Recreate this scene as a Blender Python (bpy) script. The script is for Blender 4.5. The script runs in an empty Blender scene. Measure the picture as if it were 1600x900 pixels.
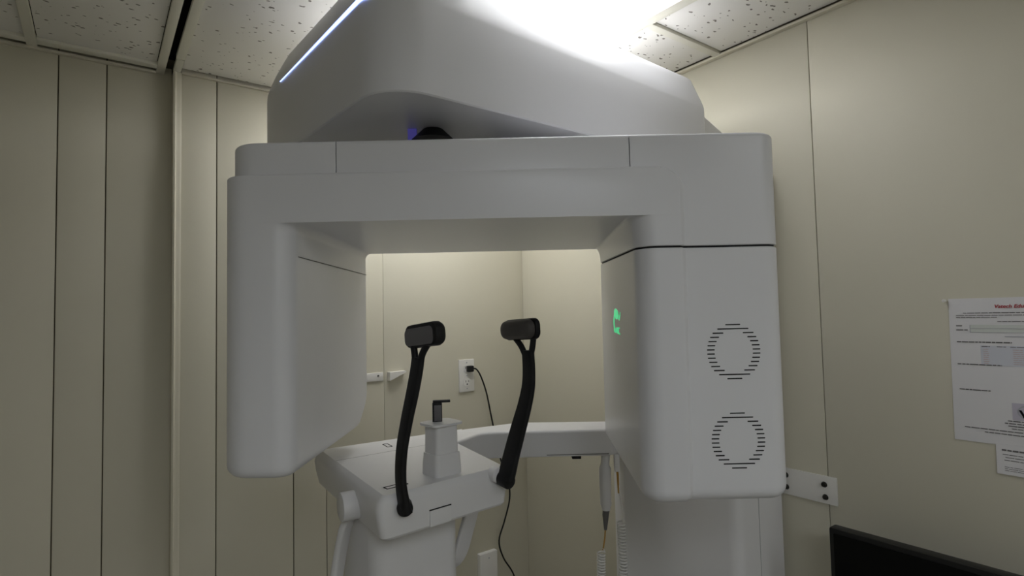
import bpy, bmesh, math, random
from mathutils import Vector, Matrix

random.seed(7)
SC = bpy.context.scene
COL = SC.collection

# ------------------------------------------------------------------ camera
CAMZ = 1.65
YAW, PITCH, ROLL = math.radians(36.49), math.radians(2.63), math.radians(-1.25)
_f = Vector((math.sin(YAW) * math.cos(PITCH), math.cos(YAW) * math.cos(PITCH), math.sin(PITCH)))
_r = Vector((math.cos(YAW), -math.sin(YAW), 0))
_u = _r.cross(_f)
_c, _s = math.cos(ROLL), math.sin(ROLL)
_rr, _uu = _c * _r + _s * _u, -_s * _r + _c * _u
cam_data = bpy.data.cameras.new('camera')
cam_data.sensor_width = 36.0
cam_data.lens = 876.0 / 1600.0 * 36.0
cam_data.clip_start = 0.02
cam = bpy.data.objects.new('camera', cam_data)
cam.matrix_world = Matrix(((_rr.x, _uu.x, -_f.x, 0), (_rr.y, _uu.y, -_f.y, 0), (_rr.z, _uu.z, -_f.z, CAMZ), (0, 0, 0, 1)))
COL.objects.link(cam)
SC.camera = cam

# ------------------------------------------------------------------ world, light, exposure
SC.view_settings.view_transform = 'Standard'
SC.view_settings.look = 'None'
SC.view_settings.exposure = 0.0
SC.view_settings.gamma = 1.0
SC.view_settings.use_curve_mapping = False
world = bpy.data.worlds.new('room_world')
SC.world = world
world.use_nodes = True
world.node_tree.nodes['Background'].inputs[0].default_value = (0.9, 0.95, 1.0, 1)
world.node_tree.nodes['Background'].inputs[1].default_value = 0.0
PANEL_STRENGTH = 5.9        # the ceiling troffer in the picture
REAR_FILL_STRENGTH = 7.8   # added panels out of view, standing in for the room's other light
SIDE_FILL_STRENGTH = 3.4  # second added fill panel, nearer the right wall

# ------------------------------------------------------------------ materials
def mat(name, col, rough=0.5, spec=0.5, metal=0.0, emit=None, strength=0.0, coat=0.0):
    m = bpy.data.materials.new(name)
    m.use_nodes = True
    b = m.node_tree.nodes['Principled BSDF']
    b.inputs['Base Color'].default_value = (*col, 1)
    b.inputs['Roughness'].default_value = rough
    b.inputs['Specular IOR Level'].default_value = spec
    b.inputs['Metallic'].default_value = metal
    b.inputs['Coat Weight'].default_value = coat
    b.inputs['Coat Roughness'].default_value = 0.12
    if emit:
        b.inputs['Emission Color'].default_value = (*emit, 1)
        b.inputs['Emission Strength'].default_value = strength
    return m

def noise_mix(m, col_a, col_b, scale, detail=4.0, lo=0.35, hi=0.65, bump=0.0, bump_scale=None, stretch=None):
    nt = m.node_tree
    b = nt.nodes['Principled BSDF']
    tc = nt.nodes.new('ShaderNodeTexCoord')
    src = tc.outputs['Object']
    if stretch:
        mp = nt.nodes.new('ShaderNodeMapping')
        mp.inputs['Scale'].default_value = stretch
        nt.links.new(src, mp.inputs[0])
        src = mp.outputs[0]
    n = nt.nodes.new('ShaderNodeTexNoise')
    n.inputs['Scale'].default_value = scale
    n.inputs['Detail'].default_value = detail
    nt.links.new(src, n.inputs['Vector'])
    r = nt.nodes.new('ShaderNodeValToRGB')
    r.color_ramp.elements[0].position = lo
    r.color_ramp.elements[0].color = (*col_a, 1)
    r.color_ramp.elements[1].position = hi
    r.color_ramp.elements[1].color = (*col_b, 1)
    nt.links.new(n.outputs['Fac'], r.inputs[0])
    nt.links.new(r.outputs[0], b.inputs['Base Color'])
    if bump:
        n2 = nt.nodes.new('ShaderNodeTexNoise')
        n2.inputs['Scale'].default_value = bump_scale or scale * 8
        n2.inputs['Detail'].default_value = 3
        nt.links.new(tc.outputs['Object'], n2.inputs['Vector'])
        bp = nt.nodes.new('ShaderNodeBump')
        bp.inputs['Strength'].default_value = bump
        bp.inputs['Distance'].default_value = 0.002
        nt.links.new(n2.outputs['Fac'], bp.inputs['Height'])
        nt.links.new(bp.outputs[0], b.inputs['Normal'])
    return m

M_WALL = noise_mix(mat('wall_paint', (0.6, 0.56, 0.44), 0.55, 0.35), (0.59, 0.56, 0.45), (0.61, 0.575, 0.465), 1.6, bump=0.06, bump_scale=60)
M_WALL_LINE = mat('wall_groove', (0.16, 0.14, 0.1), 0.9, 0.1)
M_TRIM = noise_mix(mat('trim_paint', (0.62, 0.58, 0.46), 0.5, 0.35), (0.60, 0.565, 0.455), (0.63, 0.59, 0.475), 3.0)
M_GRID = mat('grid_paint', (0.74, 0.72, 0.62), 0.45, 0.4)
M_SLOT = mat('slot_black', (0.012, 0.01, 0.009), 0.8, 0.2)
M_FLOOR = noise_mix(mat('vinyl_floor', (0.2, 0.19, 0.17), 0.45), (0.32, 0.31, 0.295), (0.42, 0.41, 0.39), 9.0)
M_WHITE = noise_mix(mat('white_enamel', (0.72, 0.72, 0.745), 0.36, 0.45, coat=0.08), (0.715, 0.715, 0.74), (0.725, 0.725, 0.75), 3.0)
M_WHITE2 = noise_mix(mat('white_plastic', (0.70, 0.69, 0.70), 0.42, 0.45), (0.695, 0.685, 0.69), (0.705, 0.70, 0.705), 4.0)
M_PLATE = mat('plate_white', (0.74, 0.72, 0.68), 0.4, 0.45)
M_GAP = mat('seam_dark', (0.02, 0.02, 0.022), 0.8, 0.2)
M_GAPG = mat('seam_grey', (0.16, 0.155, 0.15), 0.7, 0.2)
M_SEAML = mat('seam_light', (0.4, 0.4, 0.4), 0.6, 0.3)
M_BLACK = noise_mix(mat('black_plastic', (0.008, 0.008, 0.009), 0.5, 0.25), (0.006, 0.006, 0.007), (0.01, 0.01, 0.011), 30)
M_CUSH = noise_mix(mat('grey_cushion', (0.06, 0.055, 0.052), 0.55, 0.3), (0.066, 0.060, 0.055), (0.08, 0.073, 0.067), 25)
M_COVER = mat('grey_cover', (0.125, 0.12, 0.125), 0.45, 0.4)
M_CORD_B = mat('black_cord', (0.01, 0.01, 0.01), 0.5, 0.3)
M_CORD_W = mat('white_cord', (0.72, 0.71, 0.69), 0.45, 0.4)
M_AMBER = mat('amber_wire', (0.45, 0.25, 0.05), 0.5, 0.4)
M_GREY = mat('grey_rubber', (0.14, 0.135, 0.13), 0.6, 0.3)
M_SCREW = mat('dark_screw', (0.035, 0.033, 0.03), 0.3, 0.6, 0.8)
M_PAPER = mat('paper', (0.70, 0.685, 0.69), 0.7, 0.2)
M_INK = mat('ink_grey', (0.14, 0.13, 0.13), 0.8, 0.1)
M_INKL = mat('ink_light', (0.40, 0.40, 0.43), 0.8, 0.1)
M_INKP = mat('ink_pink', (0.55, 0.38, 0.36), 0.8, 0.1)
M_RED = mat('ink_red', (0.42, 0.06, 0.07), 0.8, 0.1)
M_BLUEBOX = mat('ink_pale_blue', (0.58, 0.59, 0.64), 0.8, 0.1)
M_GREENBOX = mat('ink_pale_green', (0.60, 0.62, 0.58), 0.8, 0.1)
M_LILAC = mat('ink_lilac', (0.50, 0.47, 0.54), 0.8, 0.1)
M_INKB = mat('ink_black', (0.01, 0.01, 0.012), 0.8, 0.1)
M_SCREEN = mat('screen_glass', (0.004, 0.004, 0.004), 0.35, 0.15)
M_BEZEL = mat('screen_bezel', (0.012, 0.012, 0.012), 0.4, 0.3)
M_LED = mat('light_strip_glow', (0.5, 0.6, 1), 0.4, emit=(0.30, 0.42, 1.0), strength=3.2)
M_VIO = mat('violet_glow', (0.2, 0.2, 0.6), 0.4, emit=(0.12, 0.10, 0.55), strength=0.2)
M_GREEN = mat('green_glow', (0.1, 0.7, 0.35), 0.4, emit=(0.06, 0.75, 0.30), strength=0.6)
M_PANEL = mat('diffuser_glow', (0.9, 0.9, 0.9), 0.5, emit=(0.97, 0.985, 1.0), strength=PANEL_STRENGTH)
M_SIDE_FILL = mat('side_fill_glow', (0.9, 0.9, 0.9), 0.5, emit=(0.95, 0.98, 1.01), strength=SIDE_FILL_STRENGTH)
M_REAR_FILL = mat('rear_fill_glow', (0.9, 0.9, 0.9), 0.5, emit=(0.91, 0.965, 1.04), strength=REAR_FILL_STRENGTH)

def tile_material():
    m = mat('fissured_tile', (0.62, 0.60, 0.56), 0.9, 0.1)
    nt = m.node_tree
    b = nt.nodes['Principled BSDF']
    tc = nt.nodes.new('ShaderNodeTexCoord')
    wn = nt.nodes.new('ShaderNodeTexNoise')
    wn.inputs['Scale'].default_value = 45
    nt.links.new(tc.outputs['Object'], wn.inputs['Vector'])
    mx = nt.nodes.new('ShaderNodeMix')
    mx.data_type = 'RGBA'
    mx.inputs[0].default_value = 0.018
    nt.links.new(tc.outputs['Object'], mx.inputs[6])
    nt.links.new(wn.outputs['Color'], mx.inputs[7])
    mp = nt.nodes.new('ShaderNodeMapping')
    mp.inputs['Scale'].default_value = (1.0, 1.7, 1.0)
    mp.inputs['Rotation'].default_value = (0, 0, 0.7)
    nt.links.new(mx.outputs[2], mp.inputs[0])
    v = nt.nodes.new('ShaderNodeTexVoronoi')
    v.inputs['Scale'].default_value = 52
    nt.links.new(mp.outputs[0], v.inputs['Vector'])
    # only some cells carry a pit, and pits differ in size
    sep = nt.nodes.new('ShaderNodeSeparateColor')
    nt.links.new(v.outputs['Color'], sep.inputs[0])
    th = nt.nodes.new('ShaderNodeMath'); th.operation = 'MULTIPLY_ADD'
    th.inputs[1].default_value = 0.42
    th.inputs[2].default_value = -0.12
    nt.links.new(sep.outputs[0], th.inputs[0])
    lt = nt.nodes.new('ShaderNodeMath'); lt.operation = 'LESS_THAN'
    nt.links.new(v.outputs['Distance'], lt.inputs[0])
    nt.links.new(th.outputs[0], lt.inputs[1])
    c = nt.nodes.new('ShaderNodeMix'); c.data_type = 'RGBA'
    c.inputs[6].default_value = (0.84, 0.82, 0.77, 1)
    c.inputs[7].default_value = (0.26, 0.24, 0.21, 1)
    nt.links.new(lt.outputs[0], c.inputs[0])
    nt.links.new(c.outputs[2], b.inputs['Base Color'])
    return m
M_TILE = tile_material()

# ------------------------------------------------------------------ mesh helpers
def link(name, bm, material, parent=None, smooth=True, ang=32):
    bmesh.ops.recalc_face_normals(bm, faces=bm.faces[:])
    me = bpy.data.meshes.new(name)
    lim = math.radians(ang)
    for f in bm.faces:
        f.smooth = smooth
    if smooth:
        for e in bm.edges:
            if len(e.link_faces) == 2 and e.calc_face_angle(0) > lim:
                e.smooth = False
    bm.to_mesh(me)
    bm.free()
    me.materials.append(material)
    o = bpy.data.objects.new(name, me)
    COL.objects.link(o)
    if parent is not None:
        o.parent = parent
    return o

def empty(name, loc, rz=0.0):
    o = bpy.data.objects.new(name, None)
    o.empty_display_size = 0.1
    o.location = loc
    o.rotation_euler = (0, 0, rz)
    COL.objects.link(o)
    return o

def tag(o, label=None, cat=None, group=None, kind=None):
    if label: o['label'] = label
    if cat: o['category'] = cat
    if group: o['group'] = group
    if kind: o['kind'] = kind
    return o

def add_box(bm, c, s, rot=None, bev=0.0):
    r = bmesh.ops.create_cube(bm, size=1.0)
    vs = r['verts']
    for v in vs:
        v.co = Vector((v.co.x * s[0], v.co.y * s[1], v.co.z * s[2]))
    if bev:
        es = list({e for v in vs for e in v.link_edges})
        g = bmesh.ops.bevel(bm, geom=es, offset=bev, segments=2, profile=0.6, affect='EDGES')
        vs = list({v for f in g['faces'] for v in f.verts} | {v for v in vs if v.is_valid})
    for v in vs:
        p = v.co.copy()
        if rot is not None:
            p = rot @ p
        v.co = p + Vector(c)
    return vs

def box(name, lo, hi, material, parent=None, bev=0.0):
    bm = bmesh.new()
    add_box(bm, [(a + b) / 2 for a, b in zip(lo, hi)], [abs(b - a) for a, b in zip(lo, hi)], None, bev)
    return link(name, bm, material, parent, smooth=bev > 0)

def add_rings(bm, rings, cap=True, closed=True):
    vr = [[bm.verts.new(p) for p in ring] for ring in rings]
    n = len(vr[0])
    for a, b in zip(vr, vr[1:]):
        for i in range(n if closed else n - 1):
            j = (i + 1) % n
            try:
                bm.faces.new((a[i], a[j], b[j], b[i]))
            except ValueError:
                pass
    if cap:
        bm.faces.new(list(reversed(vr[0])))
        bm.faces.new(vr[-1])
    return vr

def offset_poly(poly, d):
    n = len(poly)
    area = sum(poly[i][0] * poly[(i + 1) % n][1] - poly[(i + 1) % n][0] * poly[i][1] for i in range(n))
    sgn = 1 if area > 0 else -1
    ds = d if isinstance(d, (list, tuple)) else [d] * n
    out = []
    for i in range(n):
        p0, p1, p2 = Vector(poly[i - 1]), Vector(poly[i]), Vector(poly[(i + 1) % n])
        e0, e1 = (p1 - p0).normalized(), (p2 - p1).normalized()
        n0, n1 = Vector((-e0.y, e0.x)) * sgn, Vector((-e1.y, e1.x)) * sgn
        d0, d1 = ds[i - 1], ds[i]
        den = e0.x * e1.y - e0.y * e1.x
        a, b = p1 + n0 * d0, p1 + n1 * d1
        if abs(den) < 1e-5:
            out.append(tuple(a)); continue
        w = b - a
        t = (w.x * e1.y - w.y * e1.x) / den
        out.append(tuple(a + e0 * t))
    return out

def round_poly(poly, radii, seg=8):
    out = []
    n = len(poly)
    for i in range(n):
        p0, p1, p2 = Vector(poly[i - 1]), Vector(poly[i]), Vector(poly[(i + 1) % n])
        r = max(radii[i] if isinstance(radii, (list, tuple)) else radii, 1e-4)
        a, b = (p0 - p1), (p2 - p1)
        la, lb = a.length, b.length
        a.normalize(); b.normalize()
        th = a.angle(b)
        t = min(r / math.tan(th / 2), la * 0.49, lb * 0.49)
        r = t * math.tan(th / 2)
        bis = (a + b)
        if bis.length < 1e-6:
            out += [tuple(p1)] * (seg + 1); continue
        bis.normalize()
        c = p1 + bis * (r / math.sin(th / 2))
        s0, s1 = p1 + a * t - c, p1 + b * t - c
        a0 = math.atan2(s0.y, s0.x); a1 = math.atan2(s1.y, s1.x)
        da = (a1 - a0 + math.pi) % (2 * math.pi) - math.pi
        for k in range(seg + 1):
            an = a0 + da * k / seg
            out.append((c.x + r * math.cos(an), c.y + r * math.sin(an)))
    return out

def prism_rings(poly, radii, h0, h1, fb=0.0, ft=0.0, seg=8, fseg=5, hfun=None):
    """rings of a rounded prism from h0 up to h1 with filleted bottom and top edges"""
    rings = []
    n = len(poly)
    rl = radii if isinstance(radii, (list, tuple)) else [radii] * n
    def ring(inset, h):
        p = offset_poly(poly, inset) if inset > 1e-6 else poly
        pts = round_poly(p, [max(r - inset, 0.0008) for r in rl], seg)
        return [(x, y, h + (hfun(x, y, h) if hfun else 0)) for x, y in pts]
    if fb > 0:
        for k in range(fseg + 1):
            a = math.pi / 2 * k / fseg
            rings.append(ring(fb * (1 - math.sin(a)), h0 + fb * (1 - math.cos(a))))
    else:
        rings.append(ring(0, h0))
    if ft > 0:
        for k in range(fseg + 1):
            a = math.pi / 2 * k / fseg
            rings.append(ring(ft * (1 - math.cos(a)), h1 - ft * (1 - math.sin(a))))
    else:
        rings.append(ring(0, h1))
    return rings

def prism(name, poly, radii, h0, h1, material, parent=None, fb=0.0, ft=0.0, hfun=None, seg=8):
    bm = bmesh.new()
    add_rings(bm, prism_rings(poly, radii, h0, h1, fb, ft, seg, 5, hfun))
    return link(name, bm, material, parent)

def smooth_path(pts, n=6):
    """Catmull-Rom through points of any dimension"""
    out = []
    P = [Vector(p) for p in pts]
    for i in range(len(P) - 1):
        p0 = P[i - 1] if i else P[0] * 2 - P[1]
        p1, p2 = P[i], P[i + 1]
        p3 = P[i + 2] if i + 2 < len(P) else P[-1] * 2 - P[-2]
        for k in range(n):
            t = k / n
            out.append(0.5 * ((2 * p1) + (p2 - p0) * t + (2 * p0 - 5 * p1 + 4 * p2 - p3) * t * t + (3 * p1 - p0 - 3 * p2 + p3) * t ** 3))
    out.append(P[-1])
    return out

def add_tube(bm, path, r, seg=8, cap=True):
    rings = []
    up = Vector((0.31, 0.17, 0.93)).normalized()
    prev = None
    n = len(path)
    for i, p in enumerate(path):
        t = (Vector(path[min(i + 1, n - 1)]) - Vector(path[max(i - 1, 0)])).normalized()
        if prev is None:
            x = t.cross(up)
            if x.length < 1e-3: x = t.cross(Vector((1, 0, 0)))
            x.normalize()
        else:
            x = (prev - t * prev.dot(t)).normalized()
        prev = x
        y = t.cross(x)
        rad = r[i] if isinstance(r, (list, tuple)) else r
        rings.append([tuple(Vector(p) + (x * math.cos(2 * math.pi * k / seg) + y * math.sin(2 * math.pi * k / seg)) * rad) for k in range(seg)])
    add_rings(bm, rings, cap)

def tube(name, path, r, material, parent=None, seg=8):
    bm = bmesh.new()
    add_tube(bm, path, r, seg)
    return link(name, bm, material, parent)

def add_ribbon(bm, path, widths, thicks, wdir, rnd=0.35, seg=3):
    """swept bar with a rounded-rectangle section; wdir is the direction of its width"""
    rings = []
    n = len(path)
    for i, p in enumerate(path):
        t = (Vector(path[min(i + 1, n - 1)]) - Vector(path[max(i - 1, 0)])).normalized()
        x = Vector(wdir); x = (x - t * x.dot(t)).normalized()
        y = t.cross(x)
        w, h = widths[i] / 2, thicks[i] / 2
        sec = round_poly([(-w, -h), (w, -h), (w, h), (-w, h)], min(w, h) * 2 * rnd, seg)
        rings.append([tuple(Vector(p) + x * a + y * b) for a, b in sec])
    add_rings(bm, rings)

def add_cyl(bm, p0, p1, r0, r1=None, seg=24, bev=0.0):
    p0, p1 = Vector(p0), Vector(p1)
    r1 = r0 if r1 is None else r1
    t = (p1 - p0); L = t.length; t.normalize()
    x = t.cross(Vector((0, 0, 1)))
    if x.length < 1e-3: x = Vector((1, 0, 0))
    x.normalize(); y = t.cross(x)
    prof = [(0, r0), (L, r1)] if not bev else [(0, r0 - bev), (bev * 0.3, r0 - bev * 0.3), (bev, r0), (L - bev, r1), (L - bev * 0.3, r1 - bev * 0.3), (L, r1 - bev)]
    rings = [[tuple(p0 + t * d + (x * math.cos(2 * math.pi * k / seg) + y * math.sin(2 * math.pi * k / seg)) * r) for k in range(seg)] for d, r in prof]
    add_rings(bm, rings)

def cyl(name, p0, p1, r0, material, parent=None, r1=None, seg=24, bev=0.0):
    bm = bmesh.new()
    add_cyl(bm, p0, p1, r0, r1, seg, bev)
    return link(name, bm, material, parent)

# ------------------------------------------------------------------ room
WX, WY = 1.438, 1.870          # right wall face, back wall face
CEIL = CAMZ + 0.727
REC = 0.034                    # the left stretch of the back wall stands this much further back
LX, FY = -2.3, -2.2

def structure(o):
    o['kind'] = 'structure'
    return o

floor = structure(box('floor', (LX, FY, -0.1), (WX + 0.1, WY + 0.15, 0.0), M_FLOOR))

BT = 0.006     # board thickness
wall_back = structure(box('wall_back', (LX, WY + REC + BT, 0), (WX + 0.1, WY + 0.15, CEIL + 0.1), M_WALL_LINE))
def boards_back(edges, yface, ztop):
    for x0, x1 in zip(edges, edges[1:]):
        g = 0.0005 if x1 > 0.7 else 0.0014
        bm = bmesh.new()
        add_box(bm, ((x0 + x1) / 2, yface + BT / 2, ztop / 2), (x1 - x0 - 2 * g, BT, ztop), None, 0.0012)
        link('wall_board', bm, M_WALL, wall_back)
boards_back([-2.3, -1.85, -1.55, -1.30, -1.06, -0.86, -0.62, -0.40, -0.29, -0.091, 0.0145, 0.172], WY + REC, CEIL + 0.02)
# the right-hand stretch stands forward on its own furring
box('wall_furring', (0.176, WY + BT, 0), (WX, WY + REC + BT, CEIL + 0.02), M_WALL_LINE, wall_back)
boards_back([0.190, 0.285, 0.505, 0.610, 0.814, WX + 0.002], WY, CEIL + 0.02)

wall_right = structure(box('wall_right', (WX + BT, FY, 0), (WX + 0.1, WY + 0.15, CEIL + 0.1), M_WALL_LINE))
for y0, y1 in ((-2.2, -1.774), (-1.774, -0.555), (-0.555, 0.664), (0.664, WY)):
    g = 0.0009
    bm = bmesh.new()
    add_box(bm, (WX + BT / 2, (y0 + y1) / 2, CEIL / 2), (BT, y1 - y0 - 2 * g, CEIL + 0.02), None, 0.0008)
    link('wall_panel', bm, M_WALL, wall_right)
structure(box('wall_left', (LX - 0.1, FY, 0), (LX, WY + 0.15, CEIL + 0.1), M_WALL))
structure(box('wall_front', (LX, FY - 0.1, 0), (WX + 0.1, FY, CEIL + 0.1), M_WALL))

# corner trim where the back wall steps forward
tb = bmesh.new()
L = [(0.170, WY + REC), (0.170, WY - 0.013), (0.1745, WY - 0.0145), (0.178, WY - 0.010), (0.184, WY - 0.008), (0.1875, WY - 0.008), (0.1915, WY - 0.006), (0.192, WY + 0.001), (0.176, WY + REC)]
add_rings(tb, [[(x, y, 0.0) for x, y in L], [(x, y, CEIL - 0.001) for x, y in L]])
trim_1 = structure(link('trim_1', tb, M_TRIM))
trim_1['label'] = 'beige corner trim on the wall step'

# ceiling: tiles in a grid, with an open slot between two bars
ceiling = structure(box('ceiling', (LX, FY, CEIL + 0.05), (WX + 0.1, WY + 0.15, CEIL + 0.15), M_SLOT))
def grid_bar(x0, y0, x1, y1, drop=0.0):
    bm = bmesh.new()
    add_box(bm, ((x0 + x1) / 2, (y0 + y1) / 2, CEIL + 0.006 - drop), (abs(x1 - x0), abs(y1 - y0), 0.012), None, 0.001)
    return link('ceiling_grid_bar', bm, M_GRID, ceiling)
def tile(x0, y0, x1, y1, tiltx=0.0, up=0.008):
    g = 0.0018
    bm = bmesh.new()
    rot = Matrix.Rotation(tiltx, 3, 'Y')
    add_box(bm, ((x0 + x1) / 2, (y0 + y1) / 2, CEIL + up + 0.008), (x1 - x0 - 2 * g, y1 - y0 - 2 * g, 0.016), rot, 0.0012)
    return link('ceiling_tile', bm, M_TILE, ceiling, ang=20)
PX0, PX1, PY0, PY1 = 0.600, 1.106, 0.698, 1.845     # the troffer opening
bars_x = [(-2.0, -1.978), (-1.39, -1.368), (-0.766, -0.744), (-0.156, -0.134)]
for a, b in bars_x:
    grid_bar(a, FY, b, WY + REC)
grid_bar(0.130, FY, 0.151, WY + REC)          # left lip of the slot
grid_bar(0.168, FY, 0.190, WY - 0.1)          # right lip of the slot
grid_bar(0.170, WY - 0.099, 0.189, WY, 0.0015)
grid_bar(PX0 - 0.022, FY, PX0, WY)
grid_bar(PX1, FY, PX1 + 0.022, WY)
def rows(x0, x1, ys):
    for y0, y1 in zip(ys, ys[1:]):
        tile(x0, y0 + 0.011, x1, y1 - 0.011)
    for y in ys[1:-1]:
        grid_bar(x0, y - 0.011, x1, y + 0.011)
far_l = WY + REC - 0.012
rows(-2.3, -2.0, [FY, -1.78, -0.56, 0.66, far_l])
rows(-1.978, -1.39, [FY, -1.78, -0.56, 0.66, far_l])
rows(-1.368, -0.766, [FY, -1.78, -0.56, 0.66, far_l])
rows(-0.744, -0.156, [-0.56, 0.66, far_l])
rows(-0.744, -0.156, [FY, -1.78])
grid_bar(-0.744, -0.571, -0.156, -0.549)
grid_bar(-0.744, -1.791, -0.156, -1.769)
rows(-0.134, 0.130, [FY, -1.78, -0.56, 0.66, far_l])
rows(0.190, PX0 - 0.022, [FY, -1.78, -0.56, 0.66, WY - 0.006])
rows(PX0, PX1, [-0.56, PY0 + 0.011])
rows(PX0, PX1, [FY, -1.78])
grid_bar(PX0, -0.571, PX1, -0.549)
grid_bar(PX0, -1.791, PX1, -1.769)
rows(PX1 + 0.022, WX - 0.012, [FY, -1.53, -0.31, 0.30, 0.910, 1.52, WY - 0.006])
grid_bar(PX0, PY1, PX1, PY1 + 0.02)
grid_bar(PX0, PY0 - 0.001, PX1, PY0 + 0.011)
# wall angles
def trim(name, lo, hi):
    return structure(box(name, lo, hi, M_TRIM, bev=0.001))
trim('trim_2', (WX - 0.016, FY, CEIL - 0.004), (WX, WY, CEIL + 0.003))
trim('trim_3', (0.192, WY - 0.010, CEIL - 0.004), (WX - 0.016, WY, CEIL + 0.003))
trim('trim_4', (LX, WY + REC - 0.014, CEIL - 0.006), (0.130, WY + REC, CEIL + 0.001))
grid_bar(LX, WY + REC - 0.060, -0.156, WY + REC - 0.030)
grid_bar(-0.134, WY + REC - 0.060, 0.130, WY + REC - 0.030)
for n, lo, hi in (('baseboard_right', (WX - 0.012, FY, 0), (WX, WY, 0.09)), ('baseboard_back', (0.192, WY - 0.012, 0), (WX - 0.012, WY, 0.09))):
    structure(box(n, lo, hi, M_TRIM, bev=0.002))

# troffers: the one above the scanner, then two added fill panels out of view
def troffer(x0, x1, y0, y1, m, label):
    t = empty('ceiling_light', ((x0 + x1) / 2, (y0 + y1) / 2, CEIL))
    tag(t, label, 'ceiling light')
    w, d = (x1 - x0), (y1 - y0)
    bm = bmesh.new()
    for cx, cy, sx, sy in ((-w / 2 + 0.006, 0, 0.012, d), (w / 2 - 0.006, 0, 0.012, d), (0, -d / 2 + 0.006, w - 0.024, 0.012), (0, d / 2 - 0.006, w - 0.024, 0.012)):
        add_box(bm, (cx, cy, 0.008), (sx, sy, 0.02))
    link('light_frame', bm, M_GRID, t, smooth=False)
    bm = bmesh.new()
    add_box(bm, (0, 0, 0.008), (w - 0.0245, d - 0.0245, 0.006))
    link('diffuser', bm, m, t, smooth=False)
    return t
troffer(PX0 + 0.001, PX1 - 0.001, PY0 + 0.012, PY1 - 0.001, M_PANEL, 'bright white fluorescent ceiling panel above the scanner')
troffer(-0.743, -0.157, -1.768, -0.572, M_REAR_FILL, 'added unseen white fill panel in the ceiling left of the open slot, far from the scanner')  # fill light added out of view to brighten the scanner's near faces
troffer(PX0 + 0.001, PX1 - 0.001, -1.768, -0.572, M_SIDE_FILL, 'added unseen white fill panel in the ceiling beside the right wall, past the notice and the monitor')  # fill light added out of view to lift the right-hand side

# ------------------------------------------------------------------ the scanner
V0 = 1.25
def lw(u, v):   # scanner plan coordinates -> world
    c, s = math.cos(YAW), math.sin(YAW)
    return (c * u + s * v, -s * u + c * v)
rx, ry = lw(0, V0)
scanner = empty('dental_scanner', (rx, ry, 0), -YAW)
tag(scanner, 'large white dental x-ray scanner with a U-shaped rotating arch beside the wall', 'x-ray machine')
def P(u, v, h): return (u, v - V0, CAMZ + h)
def PL(poly): return [(u, v - V0) for u, v in poly]
Z = CAMZ

# column
def wl(x, y):
    c, s = math.cos(YAW), math.sin(YAW)
    return (c * x - s * y, s * x + c * y)
colp = PL([wl(1.218, 0.772), wl(1.418, 0.767), wl(1.418, 1.20), wl(1.252, 1.20), wl(1.218, 1.128)])
column = prism('column', colp, [0.03, 0.012, 0.01, 0.012, 0.012], 0.05, Z + 0.37, M_WHITE2, scanner, 0.0, 0.006)
prism('column_base', offset_poly(colp, [-0.16, -0.01, -0.05, -0.16, -0.16]), 0.04, 0.0, 0.05, M_WHITE2, scanner, 0.0, 0.01)
capp = PL([wl(1.215, 0.845), wl(1.40, 0.845), wl(1.40, 1.16), wl(1.215, 1.16)])
bm = bmesh.new()
rings = prism_rings(capp, 0.03, Z + 0.365, Z + 0.40, 0, 0) + [[(x, y, z - max(0, x - 0.44) * 0.45) for x, y, z in r] for r in prism_rings(offset_poly(capp, 0.01), 0.03, Z + 0.50, Z + 0.537, 0, 0.006)]
add_rings(bm, rings)
link('column_cap', bm, M_WHITE2, scanner)
# fine vertical seam on the wall side of the column
sx, sy = wl(1.305, 0.7695)
bm = bmesh.new(); add_box(bm, (sx, sy - V0, 0.9), (0.0012, 0.0014, 1.6), Matrix.Rotation(YAW, 3, 'Z'))
link('column_seam', bm, M_SEAML, column, smooth=False)

# upper unit (fixed head)
Kc = Vector((-0.199, 0.872)); dY = Vector((0.794, 0.608)); dN = Vector((-0.64, 0.768))
R1 = Kc + dY * 0.893
R2 = R1 + Vector((-0.58, 0.815)) * 0.33
N2 = Kc + dN * 0.80
up = PL([tuple(Kc), tuple(R1), tuple(R2), tuple(N2)])
ur = [0.085, 0.02, 0.05, 0.13]
def tilt(x, y, h):   # the crease sinks a little towards the column
    t = (Vector((x, y + V0)) - Kc).dot(dY)
    return -0.026 * max(t, 0) * min(1, (h - Z - 0.37) / 0.17) if h > Z + 0.37 else 0
def uring(dists, h, extra=0.0, tl=True, rads=None):
    pts = round_poly(offset_poly(up, dists), rads or [max(r - extra * w, 0.005) for r, w in zip(ur, (1, 0.2 if extra < 0 else 1, 1, 1))], 12)
    return [(x, y, h + (tilt(x, y, h) if tl else 0)) for x, y in pts]
bm = bmesh.new()
rings = [uring([0.0025] * 4, Z + 0.369, 0.0025), uring([0.0] * 4, Z + 0.3715)]
rings += [uring([0.0] * 4, Z + h) for h in (0.42, 0.48, 0.532)]
rings += [uring([0.0012, 0.0008, 0.0008, 0.001], Z + 0.540, 0.001)]
rings += [uring([0.022 * t, 0.02 * t, 0.02 * t, 0.012 * t + 0.010 * t * t], Z + 0.540 + (0.074) * t, -0.03 * t) for t in (0.25, 0.5, 0.75, 0.94)]
rings += [uring([0.0228, 0.024, 0.024, 0.026], Z + 0.6125, -0.03), uring([0.025, 0.028, 0.028, 0.033], Z + 0.6145, -0.03), uring([0.045, 0.05, 0.05, 0.06], Z + 0.616, -0.03)]
add_rings(bm, rings)
upper = link('upper_unit', bm, M_WHITE, scanner, ang=24)
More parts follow.
